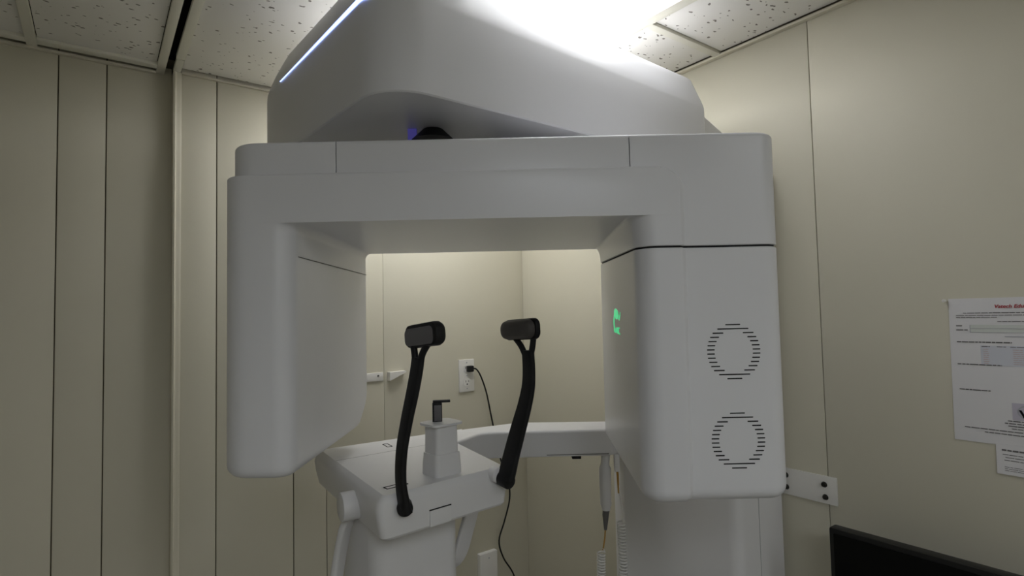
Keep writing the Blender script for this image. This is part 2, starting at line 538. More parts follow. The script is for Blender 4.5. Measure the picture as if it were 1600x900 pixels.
# light strip along the crease of the nose
N = 28
bm = bmesh.new()
bot, top, bot2, top2 = [], [], [], []
nout = Vector((-0.768, -0.64))
for k in range(N + 1):
    w = 0.055 + (0.50 - 0.055) * k / N
    p = Kc + dN * w
    hw = 0.0046 * (1 - k / N) ** 1.3 + 0.0006
    for lst, dz, off in ((bot, -hw, 0.0012), (top, hw, 0.0004), (top2, hw, -0.004), (bot2, -hw, -0.004)):
        q = p + nout * off
        lst.append(P(q.x, q.y, 0.541 + dz))
add_rings(bm, [[bot[i], top[i], top2[i], bot2[i]] for i in range(N + 1)])
ls = link('light_strip', bm, M_LED, upper)
ls['label'] = 'glowing blue-white light strip'

# rotation joint between the unit and the gantry
cyl('rotation_hub', P(0.06, 1.30, 0.300), P(0.06, 1.30, 0.372), 0.10, M_GREY, scanner, seg=40)
j = cyl('rotation_joint', P(-0.150, 1.100, 0.345), P(-0.150, 1.100, 0.3685), 0.044, M_BLACK, scanner, r1=0.020)
box('joint_light', P(-0.199, 1.090, 0.335), P(-0.182, 1.098, 0.369), M_VIO, j)

# gantry
VF, VB = 0.950, 1.455
HS, HLIP, HSTEP, HTOP = 0.109, 0.1635, 0.249, 0.3065
gantry = empty('gantry', P(0, VF, HLIP)); gantry.parent = scanner
def G(obj):      # child of gantry, mesh written in scanner coordinates
    obj.matrix_parent_inverse = Matrix.Translation((-P(0, VF, HLIP)[0], -P(0, VF, HLIP)[1], -P(0, VF, HLIP)[2]))
    return obj
seg = 8
def beam_ring(h, ustep, inset=0.0, v0=0.0):
    poly = PL([(-0.505, VF + v0), (ustep, VF + v0), (ustep + 0.008, VF + 0.010), (0.4685, VF + 0.010), (0.4685, 1.15), (0.30, VB), (-0.505, VB)])
    rad = [0.055, 0.004, 0.003, 0.035, 0.08, 0.05, 0.05]
    if inset: poly = offset_poly(poly, inset)
    return [(x, y, Z + h) for x, y in round_poly(poly, [max(r - inset, 0.001) for r in rad], seg)]
US = 0.291
rr_ = 0.036
rings = [beam_ring(HLIP, US, 0.0)]
for k in range(0, 9):
    a = math.pi / 2 * k / 8
    h = HSTEP - 0.004 - rr_ + rr_ * math.sin(a)
    rings.append(beam_ring(h, US - rr_ + rr_ * math.cos(a)))
for k in range(1, 5):
    a = math.pi / 2 * k / 4
    rings.append(beam_ring(HSTEP - 0.004 + 0.004 * math.sin(a), US - rr_, 0.0, 0.008 * (1 - math.cos(a))))
# the proud front panel ends here; everything above stands 7 mm back
bm = bmesh.new()
add_rings(bm, rings)
G(link('front_beam', bm, M_WHITE, gantry, ang=28))
# bright rounded ledge is the edge of the panel; top covers stand back from it
def cover(u0, u1, rl, right=False, left=False):
    if right:
        poly = [(u0, VF + 0.010), (0.4685, VF + 0.010), (0.4685, 1.15), (0.30, VB - 0.006), (u0, VB - 0.006)]
        rad = [0.001, 0.035, 0.08, 0.05, 0.001]
        mask = [1, 2.6, 2.6, 1, 0]
    else:
        poly = [(u0, VF + 0.010), (u1, VF + 0.010), (u1, VB - 0.006), (u0, VB - 0.006)]
        rad = [rl, 0.001, 0.001, rl]
        mask = [1, 0, 1, 1 if left else 0]
    ft = 0.0045
    rings = []
    def rg_(d, h): return [(x, y, Z + h) for x, y in round_poly(offset_poly(PL(poly), [d * m for m in mask]), rad, seg)]
    rings.append(rg_(0, HSTEP - 0.0005))
    for k in range(7):
        a = math.pi / 2 * k / 6
        rings.append(rg_(ft * (1 - math.cos(a)), HTOP - ft * 1.6 * (1 - math.sin(a))))
    bm = bmesh.new()
    add_rings(bm, rings)
    return G(link('top_cover', bm, M_WHITE, gantry, ang=28))
cover(-0.496, -0.3010, 0.055, left=True)
cover(-0.2996, 0.2080, 0.001)
cover(0.2093, 0.4685, 0.001, right=True)
G(box('inner_core', P(-0.44, VF + 0.03, HSTEP - 0.01), P(0.34, VB - 0.14, HTOP - 0.008), M_GAP, gantry))
# detector arm (left)
def det_ring(h, uin, inset=0.0, tuck=0.0):
    poly = PL([(-0.505, VF), (uin, VF), (uin - 0.002, VB - tuck), (-0.505, VB - tuck)])
    if inset: poly = offset_poly(poly, inset)
    return [(x, y, Z + h) for x, y in round_poly(poly, [max(r - inset, 0.001) for r in (0.055, 0.034, 0.010, 0.05)], seg)]
HB = -0.270
UI = -0.3755
rings = []
fb = 0.020
for k in range(6):
    a = math.pi / 2 * k / 5
    rings.append(det_ring(HB + fb * (1 - math.cos(a)), UI, fb * (1 - math.sin(a)), 0.055 * (1 - math.sin(a)) + 0.06))
for k in range(1, 7):
    t = k / 6
    rings.append(det_ring(HB + fb + 0.06 * t, UI, 0, 0.06 * (1 - math.sin(math.pi / 2 * t))))
rings.append(det_ring(HS - 0.0006, UI))
bm = bmesh.new(); add_rings(bm, rings)
det = G(link('detector_arm', bm, M_WHITE, gantry, ang=28))
rf = 0.016
rings = [det_ring(HS - 0.0006, UI), det_ring(HLIP - rf, UI)]
for k in range(1, 7):
    a = math.pi / 2 * k / 6
    rings.append(det_ring(HLIP - rf + rf * math.sin(a) , UI + rf * (1 - math.cos(a))))
bm = bmesh.new(); add_rings(bm, rings)
G(link('detector_arm_shoulder', bm, M_WHITE, gantry, ang=28))
bm = bmesh.new(); add_box(bm, P(UI + 0.0001, (VF + VB) / 2 + 0.012, HS - 0.0006), (0.0009, VB - VF - 0.045, 0.0013))
sm = G(link('arm_seam', bm, M_GAPG, gantry, smooth=False))
# tube arm (right)
def tube_ring(h, uin, inset=0.0, slope=True, dh=0.0):
    poly = PL([(uin, VF), (US, VF), (US + 0.008, VF + 0.010), (0.4685, VF + 0.010), (0.4685, 1.15), (0.30, VB), (uin + 0.018, VB)])
    if inset: poly = offset_poly(poly, inset)
    out = []
    for x, y in round_poly(poly, [max(r - inset, 0.001) for r in (0.040, 0.004, 0.003, 0.035, 0.08, 0.05, 0.008)], seg):
        k = 0.018 * max(0, (y + V0 - VF - 0.03) / (VB - VF)) if slope else 0
        out.append((x, y, Z + h + k))
    return out
UR = 0.213
HBR = -0.326
rings = []
fb = 0.024
for k in range(6):
    a = math.pi / 2 * k / 5
    rings.append(tube_ring(HBR + fb * (1 - math.cos(a)), UR, fb * (1 - math.sin(a)), False))
rings.append(tube_ring(-0.1, UR, 0, False))
rings.append(tube_ring(HS - 0.004, UR, 0)); rings.append(tube_ring(HS - 0.0022, UR, 0.002))
bm = bmesh.new(); add_rings(bm, rings)
tarm = G(link('tube_arm', bm, M_WHITE, gantry, ang=28))
rings = [tube_ring(HS + 0.0012, UR, 0.0015), tube_ring(HS + 0.0025, UR, 0)]
rf2 = 0.012
def flat(h, uin): return tube_ring(h, uin, 0, False)
for k in range(0, 8):
    a = math.pi / 2 * k / 7
    t = k / 7
    r = tube_ring(0, UR - rf2 * (1 - math.cos(a)), 0, False)
    base = tube_ring(HS + 0.0025, UR, 0)
    # blend from the sloping joint up to the flat underside of the beam
    h_top = Z + HLIP
    rings.append([(x, y, bz + (h_top - bz) * math.sin(a)) for (x, y, _), (_, _, bz) in zip(r, base)])
bm = bmesh.new(); add_rings(bm, rings[:1] + rings[1:2] + rings[3:])
G(link('tube_arm_shoulder', bm, M_WHITE, gantry, ang=28))
bm = bmesh.new(); add_rings(bm, [tube_ring(HS - 0.006, UR, 0.004), tube_ring(HS + 0.005, UR, 0.004)])
G(link('arm_seam', bm, M_GAP, gantry, ang=28))
# vents: rows of slots along a ring
def front_v(u): return VF + 0.010
slot_meshes = {}
def slot(u0, u1, h):
    um = (u0 + u1) / 2
    w = round(u1 - u0, 4)
    if w not in slot_meshes:
        bm = bmesh.new()
        add_rings(bm, [[(x, -0.003, z) for x, z in round_poly([(-w / 2, -0.00105), (w / 2, -0.00105), (w / 2, 0.00105), (-w / 2, 0.00105)], 0.0007, 2)],
                       [(x, 0.0003, z) for x, z in round_poly([(-w / 2, -0.00105), (w / 2, -0.00105), (w / 2, 0.00105), (-w / 2, 0.00105)], 0.0007, 2)]])
        o = link('vent_slot', bm, M_GAP, tarm, smooth=False)
        slot_meshes[w] = o.data
    else:
        o = bpy.data.objects.new('vent_slot', slot_meshes[w]); COL.objects.link(o); o.parent = tarm
    p = P(um, front_v(um), h)
    o.location = p
    o.rotation_euler = (0, 0, math.pi)
for cu, ch in ((0.3755, -0.0725), (0.3775, -0.2225)):
    ro, ri, pitch = 0.0455, 0.0325, 0.00705
    for k in range(14):
        z = (6.5 - k) * pitch
        if abs(z) > 6 * pitch:
            slot(cu - 0.0127, cu + 0.0127, ch + z)
        elif abs(z) > 5 * pitch:
            slot(cu - 0.0265, cu + 0.0265, ch + z)
        else:
            xo = math.sqrt(max(ro ** 2 - (z * 0.92) ** 2, 0)); xi = math.sqrt(max(ri ** 2 - (z * 0.88) ** 2, 0)) 
            xi = max(xi, 0.012)
            slot(cu - xo, cu - xi, ch + z); slot(cu + xi, cu + xo, ch + z)
# green backlit emblem on the inner face of the tube arm
def inner_u(v): return UR + 0.018 * (v - VF) / (VB - VF)
def emblem(name, pts2, w=None):
    """pts2: (v, h) outline extruded 1 mm proud of the inner face"""
    bm = bmesh.new()
    add_rings(bm, [[P(inner_u(v) + 0.002, v, h) for v, h in pts2], [P(inner_u(v) - 0.0006, v, h) for v, h in pts2]])
    return link(name, bm, M_GREEN, tarm, smooth=False)
ev = 1.195
leaf = []
for k in range(24):
    a = 2 * math.pi * k / 24
    x, y = 0.030 * math.cos(a), 0.0112 * math.sin(a)
    leaf.append((ev + 0.006 + x, -0.0055 + y + 0.10 * x))
emblem('emblem_leaf', leaf)
emblem('emblem_leaf', [(ev - 0.024, -0.015), (ev - 0.050, -0.001), (ev - 0.046, -0.010), (ev - 0.034, -0.019)])
stem = smooth_path([(ev + 0.030, -0.006), (ev + 0.041, -0.018), (ev + 0.041, -0.031), (ev + 0.034, -0.0455)], 5)
emblem('emblem_stem', [(p.x + 0.007, p.y) for p in stem] + [(p.x - 0.007, p.y) for p in reversed(stem)])
for a, b, c, d in ((0.024, 0.016, -0.036, -0.0455), (0.010, 0.001, -0.0335, -0.0455), (-0.004, -0.012, -0.0345, -0.0465), (-0.014, -0.034, -0.033, -0.0355), (-0.016, -0.022, -0.0355, -0.0465), (-0.023, -0.038, -0.0445, -0.0475)):
    emblem('emblem_letter', [(ev + a, c), (ev + b, c - 0.0005), (ev + b, d - 0.0005), (ev + a, d)])

# ---- chin rest table, beam, housing
HT = -0.322
A, B, C_, D_, E_, F_, G_, H_, I_ = (-0.246, 1.006), (-0.020, 1.205), (-0.146, 1.438), (-0.092, 1.547), (0.262, 1.552), (0.285, 1.668), (0.010, 1.680), (-0.244, 1.546), (-0.494, 1.384)
bm = bmesh.new()
tp = PL([A, B, C_, (-0.15, 1.60), (-0.244, 1.546), I_])
tr = [0.014, 0.010, 0.004, 0.006, 0.006, 0.016]
lowp = offset_poly(tp, [0.002, 0.004, 0.0, 0.0, 0.02, 0.03])
r_low = round_poly(lowp, tr, 6)
def r_at(d, h, s=0.0): return [(x, y, Z + h) for x, y in round_poly(offset_poly(tp, d), [max(t - s, 0.002) for t in tr], 6)]
def hb_(x, y):    # underside drops slightly towards the near right
    return 0
rings = [[(x, y, Z - 0.402) for x, y in round_poly(offset_poly(tp, [0.006, 0.008, 0, 0, 0.012, 0.014]), tr, 6)],
         [(x, y, Z - 0.397) for x, y in round_poly(offset_poly(tp, [0.002, 0.004, 0, 0, 0.008, 0.009]), tr, 6)],
         r_at([0.0, 0.0, 0, 0, 0.002, 0.003], -0.368), r_at([0.0, 0.0, 0, 0, 0, 0.0], -0.345), r_at([0.001, 0.001, 0, 0, 0.001, 0.004], -0.333),
         r_at([0.004, 0.003, 0, 0, 0.003, 0.010], -0.326, 0.003), r_at([0.008, 0.006, 0, 0, 0.006, 0.016], HT, 0.005)]
add_rings(bm, rings)
table = link('chin_rest_table', bm, M_WHITE2, scanner, ang=30)
beam = prism('support_beam', PL([(-0.155, 1.43), D_, E_, wl(1.225, 1.10), wl(1.225, 1.19), F_, G_, H_, (-0.30, 1.50)]), [0.002, 0.06, 0.002, 0.002, 0.002, 0.02, 0.06, 0.01, 0.01], Z - 0.393, Z + HT + 0.0005, M_WHITE2, scanner, 0.004, 0.008)
bm = bmesh.new(); add_box(bm, P(0.09, 1.5505, -0.3875), (0.33, 0.002, 0.0018)); link('beam_seam', bm, M_GAPG, beam, smooth=False)
box('beam_foot', P(0.155, 1.56, -0.403), P(0.180, 1.60, -0.390), M_BLACK, beam, 0.002)
# top seam and inlays
def strip_on_top(p, q, w, name, m, parent, h=HT, t=0.0006):
    p, q = Vector(p), Vector(q)
    d = (q - p).normalized(); n = Vector((-d.y, d.x)) * w / 2
    bm = bmesh.new()
    pts = [p - n, q - n, q + n, p + n]
    add_rings(bm, [[P(a.x, a.y, h - 0.002) for a in pts], [P(a.x, a.y, h + t) for a in pts]])
    return link(name, bm, m, parent, smooth=False)
strip_on_top((-0.405, 1.278), (-0.215, 1.420), 0.0012, 'table_seam', M_GAPG, table, t=0.0002)
def inlay(c, d, L, W):
    d = Vector(d).normalized(); n = Vector((-d.y, d.x)); c = Vector(c)
    bm = bmesh.new()
    for s, ll, ww, dd in ((n * W / 2, L, 0.002, d), (-n * W / 2, L, 0.002, d), (d * L / 2, W, 0.0025, n), (-d * L / 2, W, 0.0025, n)):
        q = c + s
        add_box(bm, P(q.x, q.y, HT - 0.0004), (ll, ww, 0.0022), Matrix.Rotation(math.atan2(dd.y, dd.x), 3, 'Z'))
    return link('inlay_frame', bm, M_GAP, table, smooth=False)
inlay((-0.320, 1.418), (-0.53, 0.85), 0.036, 0.012)
inlay((-0.229, 1.082), (0.745, 0.667), 0.044, 0.014)
# knob on the left end
kn = Vector((-0.85, -0.53, 0)).normalized()
kc = Vector(P(-0.314, 1.124, -0.368))
knob = cyl('knob', kc - kn * 0.02, kc + kn * 0.034, 0.0275, M_WHITE2, table, seg=32, bev=0.003)
cyl('knob_gap', kc - kn * 0.0215, kc - kn * 0.0015 , 0.0288, M_GAP, knob, seg=32)
cyl('knob_collar', kc - kn * 0.03, kc - kn * 0.003, 0.0325, M_WHITE2, table, seg=32, bev=0.002)
# latch on the front face
ab = Vector((0.745, 0.667)); fn = Vector((0.667, -0.745))
rotab = Matrix.Rotation(math.atan2(0.661, 0.7505), 3, 'Z')
pab = Vector(A) + (Vector(B) - Vector(A)) * 0.44
bm = bmesh.new(); add_box(bm, P(pab.x + fn.x * -0.002, pab.y + fn.y * -0.002, -0.384), (0.048, 0.008, 0.030), rotab, 0.001)
link('latch', bm, M_WHITE2, table)
bm = bmesh.new(); add_box(bm, P(pab.x + fn.x * -0.003, pab.y + fn.y * -0.003, -0.368), (0.050, 0.008, 0.0022), rotab)
link('latch_gap', bm, M_GAP, table, smooth=False)
# housing under the table
hc = Vector((-0.235, 1.235))
hp = [tuple(hc + ab * a + Vector((-0.667, 0.745)) * b) for a, b in ((-0.115, -0.07), (0.085, -0.075), (0.085, 0.10), (-0.115, 0.10))]
prism('lower_housing', PL(hp), [0.04, 0.03, 0.03, 0.04], Z - 0.80, Z - 0.398, M_WHITE2, scanner, 0.02, 0.0)
def handle(pts, w, t, wdir):
    path = smooth_path([P(*p) for p in pts], 8)
    bm = bmesh.new()
    add_ribbon(bm, path, [w] * len(path), [t] * len(path), wdir)
    return link('handle', bm, M_WHITE2, scanner)
handle([(-0.275, 1.20, -0.398), (-0.325, 1.168, -0.402), (-0.343, 1.152, -0.416), (-0.352, 1.15, -0.45), (-0.363, 1.15, -0.51), (-0.376, 1.155, -0.60), (-0.36, 1.165, -0.665), (-0.31, 1.19, -0.69), (-0.26, 1.22, -0.69)], 0.034, 0.014, (0.3, 0.95, 0))
handle([(-0.088, 1.33, -0.400), (-0.098, 1.335, -0.43), (-0.118, 1.34, -0.50), (-0.135, 1.34, -0.555), (-0.155, 1.335, -0.580), (-0.19, 1.32, -0.588), (-0.225, 1.30, -0.590)], 0.042, 0.012, (0.70, 0.7, 0.0))

# chin post with plate and bite holder
pc = Vector((-0.152, 1.165)); pn = Vector((-0.667, 0.745))
def rect(c, a, b): return PL([tuple(c - ab * a - pn * b), tuple(c + ab * a - pn * b), tuple(c + ab * a + pn * b), tuple(c - ab * a + pn * b)])
bm = bmesh.new()
def rr2(a, b, r, h): return [(x, y, Z + h) for x, y in round_poly(rect(pc, a, b), r, 6)]
add_rings(bm, [rr2(0.0325, 0.029, 0.010, HT - 0.003), rr2(0.032, 0.0285, 0.010, -0.300), rr2(0.030, 0.027, 0.010, -0.279), rr2(0.0275, 0.025, 0.009, -0.2785), rr2(0.0268, 0.0243, 0.009, -0.222)])
post = link('chin_post', bm, M_WHITE2, scanner, ang=30)
prism('chin_plate', rect(pc, 0.0365, 0.031), 0.012, Z - 0.2235, Z - 0.2185, M_WHITE2, post, 0.001, 0.001)
bc = pc + Vector((-0.008, 0.004))
bm = bmesh.new()
add_box(bm, P(bc.x, bc.y, -0.200), (0.020, 0.009, 0.040), Matrix.Rotation(0.15, 3, 'Z'), 0.0015)
add_box(bm, P(bc.x + 0.009, bc.y + 0.001, -0.1775), (0.036, 0.011, 0.005), Matrix.Rotation(0.15, 3, 'Z'), 0.0015)
bite = link('bite_holder', bm, M_BLACK, scanner)
bm = bmesh.new(); add_box(bm, P(bc.x + 0.0015, bc.y - 0.0042, -0.201), (0.0145, 0.0016, 0.032), Matrix.Rotation(0.15, 3, 'Z'), 0.0005)
link('bite_plate', bm, M_COVER, bite)

# temple supports
W3 = Vector((-0.669, 0.743, 0)); T3 = Vector((0.743, 0.669, 0))
def near(p):
    """the supports are bolted on in front of the table, a little nearer than the measured face"""
    return (p[0] * 0.983, p[1] * 0.983, p[2] * 0.983)
def pad(center, w, h, t, flip, tiltang, cush_t):
    """pad in the W3 / vertical plane; T3 is its thickness direction"""
    c = Vector(P(*near(center)))
    ca, sa = math.cos(tiltang), math.sin(tiltang)
    ex = W3 * ca + Vector((0, 0, 1)) * sa
    ez = -W3 * sa + Vector((0, 0, 1)) * ca
    ey = T3
    def rg(a, b, r, d, off=(0, 0)):
        sec = round_poly([(-a + off[0], -b + off[1]), (a + off[0], -b + off[1]), (a + off[0], b + off[1]), (-a + off[0], b + off[1])], r, 8)
        return [tuple(c + ex * x + ez * y + ey * d) for x, y in sec]
    return rg
def temple(pts, widths, forkpts, padc, padw, padh, left):
    bm = bmesh.new()
    sp = smooth_path([(*P(*near(p)), w) for p, w in zip(pts, widths)], 8)
    path = [Vector(p[:3]) for p in sp]
    wid = [p[3] for p in sp]
    add_ribbon(bm, path, wid, [0.012 + 0.006 * max(0, 1 - i / 14) for i in range(len(path))], tuple(W3), 0.45)
    for f in forkpts:
        fp = smooth_path([P(*near(p)) for p in f], 6)
        add_ribbon(bm, fp, [0.013] * len(fp), [0.011] * len(fp), tuple(W3), 0.45)
    arm = link('temple_support', bm, M_BLACK, scanner, ang=40)
    return arm
# left support
la = [(-0.203, 1.047, -0.362), (-0.208, 1.047, -0.340), (-0.2125, 1.047, -0.30), (-0.2105, 1.049, -0.25), (-0.201, 1.051, -0.195), (-0.190, 1.052, -0.145), (-0.182, 1.052, -0.105), (-0.178, 1.052, -0.078)]
armL = temple(la, [0.028, 0.029, 0.028, 0.029, 0.031, 0.033, 0.033, 0.033],
              [[(-0.1735, 1.046, -0.090), (-0.168, 1.041, -0.070), (-0.155, 1.030, -0.050)], [(-0.184, 1.057, -0.090), (-0.186, 1.060, -0.07), (-0.190, 1.066, -0.050)]], None, 0, 0, True)
rg = pad((-0.165, 1.046, -0.036), 0, 0, 0, False, -0.10, 0)
bm = bmesh.new()
add_rings(bm, [rg(0.046, 0.015, 0.012, -0.0115), rg(0.0515, 0.0205, 0.015, -0.009), rg(0.053, 0.022, 0.017, -0.003), rg(0.053, 0.022, 0.017, 0.006), rg(0.050, 0.019, 0.015, 0.012)])
link('temple_pad', bm, M_BLACK, armL, ang=40)
bm = bmesh.new()
add_rings(bm, [rg(0.045, 0.014, 0.009, -0.0128, (0.0025, -0.0015)), rg(0.047, 0.016, 0.011, -0.0118, (0.0025, -0.0015)), rg(0.047, 0.016, 0.011, -0.008, (0.0025, -0.0015))])
o = link('pad_cover', bm, M_COVER, armL); o['label'] = 'dull grey inset cover'
# right support
ra = [(-0.022, 1.187, -0.345), (-0.0165, 1.189, -0.325), (-0.0085, 1.191, -0.295), (0.006, 1.193, -0.245), (0.021, 1.195, -0.195), (0.030, 1.196, -0.155), (0.032, 1.196, -0.12), (0.031, 1.196, -0.078)]
armR = temple(ra, [0.044, 0.045, 0.044, 0.042, 0.038, 0.035, 0.033, 0.032],
              [[(0.0365, 1.190, -0.090), (0.0405, 1.187, -0.07), (0.043, 1.184, -0.05)], [(0.0255, 1.202, -0.090), (0.017, 1.209, -0.07), (0.003, 1.219, -0.050)]], None, 0, 0, False)
rg = pad((0.0135, 1.203, -0.034), 0, 0, 0, False, -0.05, 0)
bm = bmesh.new()
add_rings(bm, [rg(0.046, 0.017, 0.012, 0.0115, (-0.003, 0)), rg(0.052, 0.022, 0.0155, 0.008, (-0.003, 0)), rg(0.052, 0.022, 0.0155, 0.001, (-0.003, 0)), rg(0.050, 0.020, 0.014, -0.002, (-0.003, 0))])
link('temple_pad', bm, M_BLACK, armR, ang=40)
bm = bmesh.new()
add_rings(bm, [rg(0.034, 0.008, 0.008, -0.0165), rg(0.043, 0.014, 0.013, -0.015), rg(0.048, 0.0185, 0.017, -0.011), rg(0.0495, 0.020, 0.018, -0.005), rg(0.0495, 0.020, 0.018, 0.0)])
o = link('pad_cushion', bm, M_CUSH, armR, ang=50); o['label'] = 'dull dark grey cushion'
# pivots
cyl('pivot', Vector(P(-0.212, 1.066, -0.347)), Vector(P(-0.2005, 1.024, -0.3465)), 0.0145, M_BLACK, armL, seg=24, bev=0.002)
cyl('pivot', Vector(P(-0.050, 1.190, -0.332)), Vector(P(-0.036, 1.176, -0.333)), 0.016, M_WHITE2, armR, seg=24, bev=0.002)
cyl('pivot', Vector(P(-0.034, 1.186, -0.339)), Vector(P(-0.012, 1.162, -0.344)), 0.0155, M_BLACK, armR, seg=24, bev=0.003)

# ------------------------------------------------------------------ hand switches with coiled cords
def coil_path(u, v, h0, h1, r, pitch, lean=0.0):
    n = int((h0 - h1) / pitch * 12)
    out = []
    for k in range(n + 1):
        a = 2 * math.pi * k / 12
        h = h0 - (h0 - h1) * k / n
        out.append((u + r * math.cos(a) + lean * (h0 - h), v + r * math.sin(a), h))
    return out
def at(u, v, h, base):   # scanner plan coordinates -> coordinates local to an empty that shares the scanner's rotation
    return (u - base[0], v - base[1], CAMZ + h - base[2])
def hand_switch(base, label):
    x, y = lw(base[0], base[1])
    t = empty('exposure_switch', (x, y, base[2]), -YAW)
    tag(t, label, 'hand switch')
    return t
b1 = (0.247, 1.60, CAMZ - 0.56)
s1 = hand_switch(b1, 'slim white hand switch hanging under the beam with a dark grey tip')
bm = bmesh.new()
bp = smooth_path([(0.254, 1.60, -0.396), (0.2505, 1.60, -0.44), (0.250, 1.60, -0.50), (0.2505, 1.60, -0.548), (0.2505, 1.60, -0.556)], 5)
add_tube(bm, [at(*p, b1) for p in bp], [0.012] * 5 + [0.0165] * 5 + [0.0155] * 5 + [0.012] * 5 + [0.010], 16)
link('switch_body', bm, M_WHITE2, s1)
tube('strain_relief', [at(0.2505, 1.60, -0.556, b1), at(0.2485, 1.60, -0.57, b1), at(0.247, 1.60, -0.61, b1)], [0.0095, 0.009, 0.004], M_GREY, s1, 12)
tube('wire', [at(*p, b1) for p in smooth_path([(0.247, 1.60, -0.605), (0.244, 1.60, -0.635), (0.2385, 1.60, -0.665)], 5)], 0.0022, M_AMBER, s1, 6)
tube('coiled_cord', [at(*p, b1) for p in [(0.2385, 1.60, -0.660)] + coil_path(0.233, 1.60, -0.672, -1.15, 0.0105, 0.0075, -0.02)], 0.0022, M_CORD_W, s1, 6)
b2 = (0.288, 1.585, CAMZ - 0.47)
s2 = hand_switch(b2, 'white coiled cord with an amber strain relief hanging beside the column')
bm = bmesh.new(); add_box(bm, at(0.281, 1.585, -0.4200, b2), (0.014, 0.018, 0.05), None, 0.003); link('clip', bm, M_WHITE2, s2)
tube('strain_relief', [at(*p, b2) for p in ((0.281, 1.585, -0.43), (0.283, 1.585, -0.455), (0.284, 1.585, -0.505))], [0.003, 0.0032, 0.0024], M_AMBER, s2, 8)
tube('wire', [at(*p, b2) for p in smooth_path([(0.284, 1.585, -0.48), (0.289, 1.585, -0.52), (0.2945, 1.585, -0.565), (0.2945, 1.585, -0.585)], 5)], 0.0022, M_CORD_W, s2, 6)
tube('coiled_cord', [at(*p, b2) for p in [(0.2945, 1.585, -0.575)] + coil_path(0.288, 1.585, -0.583, -1.15, 0.0105, 0.0085, 0.014)], 0.0023, M_CORD_W, s2, 6)

# ------------------------------------------------------------------ things on the walls
def on_right(y, h, off=0.0): return (WX - off, y, CAMZ + h)
# mounting bracket behind the column
br = empty('mounting_bracket', on_right(0.78, -0.446)); tag(br, 'white steel bracket plate fixing the column to the right wall', 'bracket')
bm = bmesh.new(); add_box(bm, (-0.0025, 0.035, 0.0), (0.005, 0.345, 0.067), None, 0.0012); link('bracket_plate', bm, M_PLATE, br)
for y, h in ((0.6715, -0.4335), (0.670, -0.4635), (0.7665, -0.4305), (0.766, -0.4605)):
    bm = bmesh.new(); add_cyl(bm, (-0.004, y - 0.78, h + 0.446), (-0.0105, y - 0.78, h + 0.446), 0.0072, 0.0056, 16, 0.0015)
    link('screw', bm, M_SCREW, br)
# wall bracket on the back wall
wb = empty('wall_bracket', (0.80, WY, CAMZ - 0.21)); tag(wb, 'small white wedge bracket on the back wall left of the outlet', 'bracket')
bm = bmesh.new(); add_box(bm, (-0.035, -0.003, 0.0), (0.086, 0.006, 0.029), None, 0.001); link('bracket_plate', bm, M_PLATE, wb)
bm = bmesh.new()
tri = [(0.026, 0.014), (0.088, 0.014), (0.088, 0.010), (0.026, -0.016)]
add_rings(bm, [[(x, -0.024, z) for x, z in tri], [(x, 0.0, z) for x, z in tri]])
link('bracket_arm', bm, M_PLATE, wb, smooth=False)
bm = bmesh.new(); add_cyl(bm, (-0.010, -0.006, 0.004), (-0.010, -0.0085, 0.004), 0.0035, 0.003, 12); link('screw', bm, M_GREY, wb)
# outlet
ou = empty('power_outlet', (1.152, WY, CAMZ - 0.235)); tag(ou, 'white duplex power outlet on the back wall with a black plug in it', 'outlet')
bm = bmesh.new(); add_box(bm, (0, -0.0035, 0), (0.068, 0.007, 0.124), None, 0.002); link('outlet_plate', bm, M_PLATE, ou)
for dz in (0.026, -0.026):
    bm = bmesh.new()
    sec = round_poly([(-0.016, -0.014), (0.016, -0.014), (0.016, 0.014), (-0.016, 0.014)], 0.009, 5)
    add_rings(bm, [[(x, -0.006, z + dz) for x, z in sec], [(x, -0.0082, z + dz) for x, z in sec]])
    s = link('socket', bm, M_PLATE, ou, smooth=False)
    for x, z, w, hh in ((-0.006, 0.004, 0.002, 0.008), (0.006, 0.004, 0.002, 0.007), (0.0, -0.007, 0.005, 0.005)):
        bm = bmesh.new(); add_box(bm, (x, -0.0078, z + dz), (w, 0.0015, hh)); link('socket_hole', bm, M_GAP, s, smooth=False)
for z in (0.05, -0.05, 0.0):
    bm = bmesh.new(); add_cyl(bm, (0, -0.006, z), (0, -0.008, z), 0.003, 0.0025, 10); link('screw', bm, M_INKL, ou)
# plug and cord
pl = empty('cord', (1.155, WY - 0.0082, CAMZ - 0.209)); tag(pl, 'black power cord plugged into the outlet and running down behind the beam', 'cord')
bm = bmesh.new(); add_box(bm, (0.006, -0.009, 0), (0.026, 0.0175, 0.024), None, 0.004); link('plug', bm, M_CORD_B, pl)
cp = smooth_path([(0.014, -0.014, 0.002), (0.030, -0.018, -0.004), (0.050, -0.018, -0.035), (0.075, -0.016, -0.100), (0.098, -0.014, -0.200), (0.135, -0.014, -0.36), (0.172, -0.014, -0.46), (0.177, -0.014, -0.53), (0.150, -0.014, -0.61), (0.122, -0.014, -0.68), (0.140, -0.016, -0.75), (0.19, -0.02, -0.84), (0.21, -0.03, -1.0), (0.20, -0.05, -1.30), (0.16, -0.09, -1.436), (0.05, -0.14, -1.437)], 6)
tube('cable', cp, 0.0031, M_CORD_B, pl, 8)
# low cover
lo = empty('wall_plate', (1.228, WY, CAMZ - 1.0)); tag(lo, 'blank white cover plate low on the back wall below the outlet', 'wall plate')
bm = bmesh.new(); add_box(bm, (0, -0.011, 0.0), (0.080, 0.022, 0.156), None, 0.003); link('cover', bm, M_PLATE, lo)
for z in (0.058, -0.058):
    bm = bmesh.new(); add_cyl(bm, (0, -0.0215, z), (0, -0.0232, z), 0.003, 0.0025, 10); link('screw', bm, M_INKL, lo)

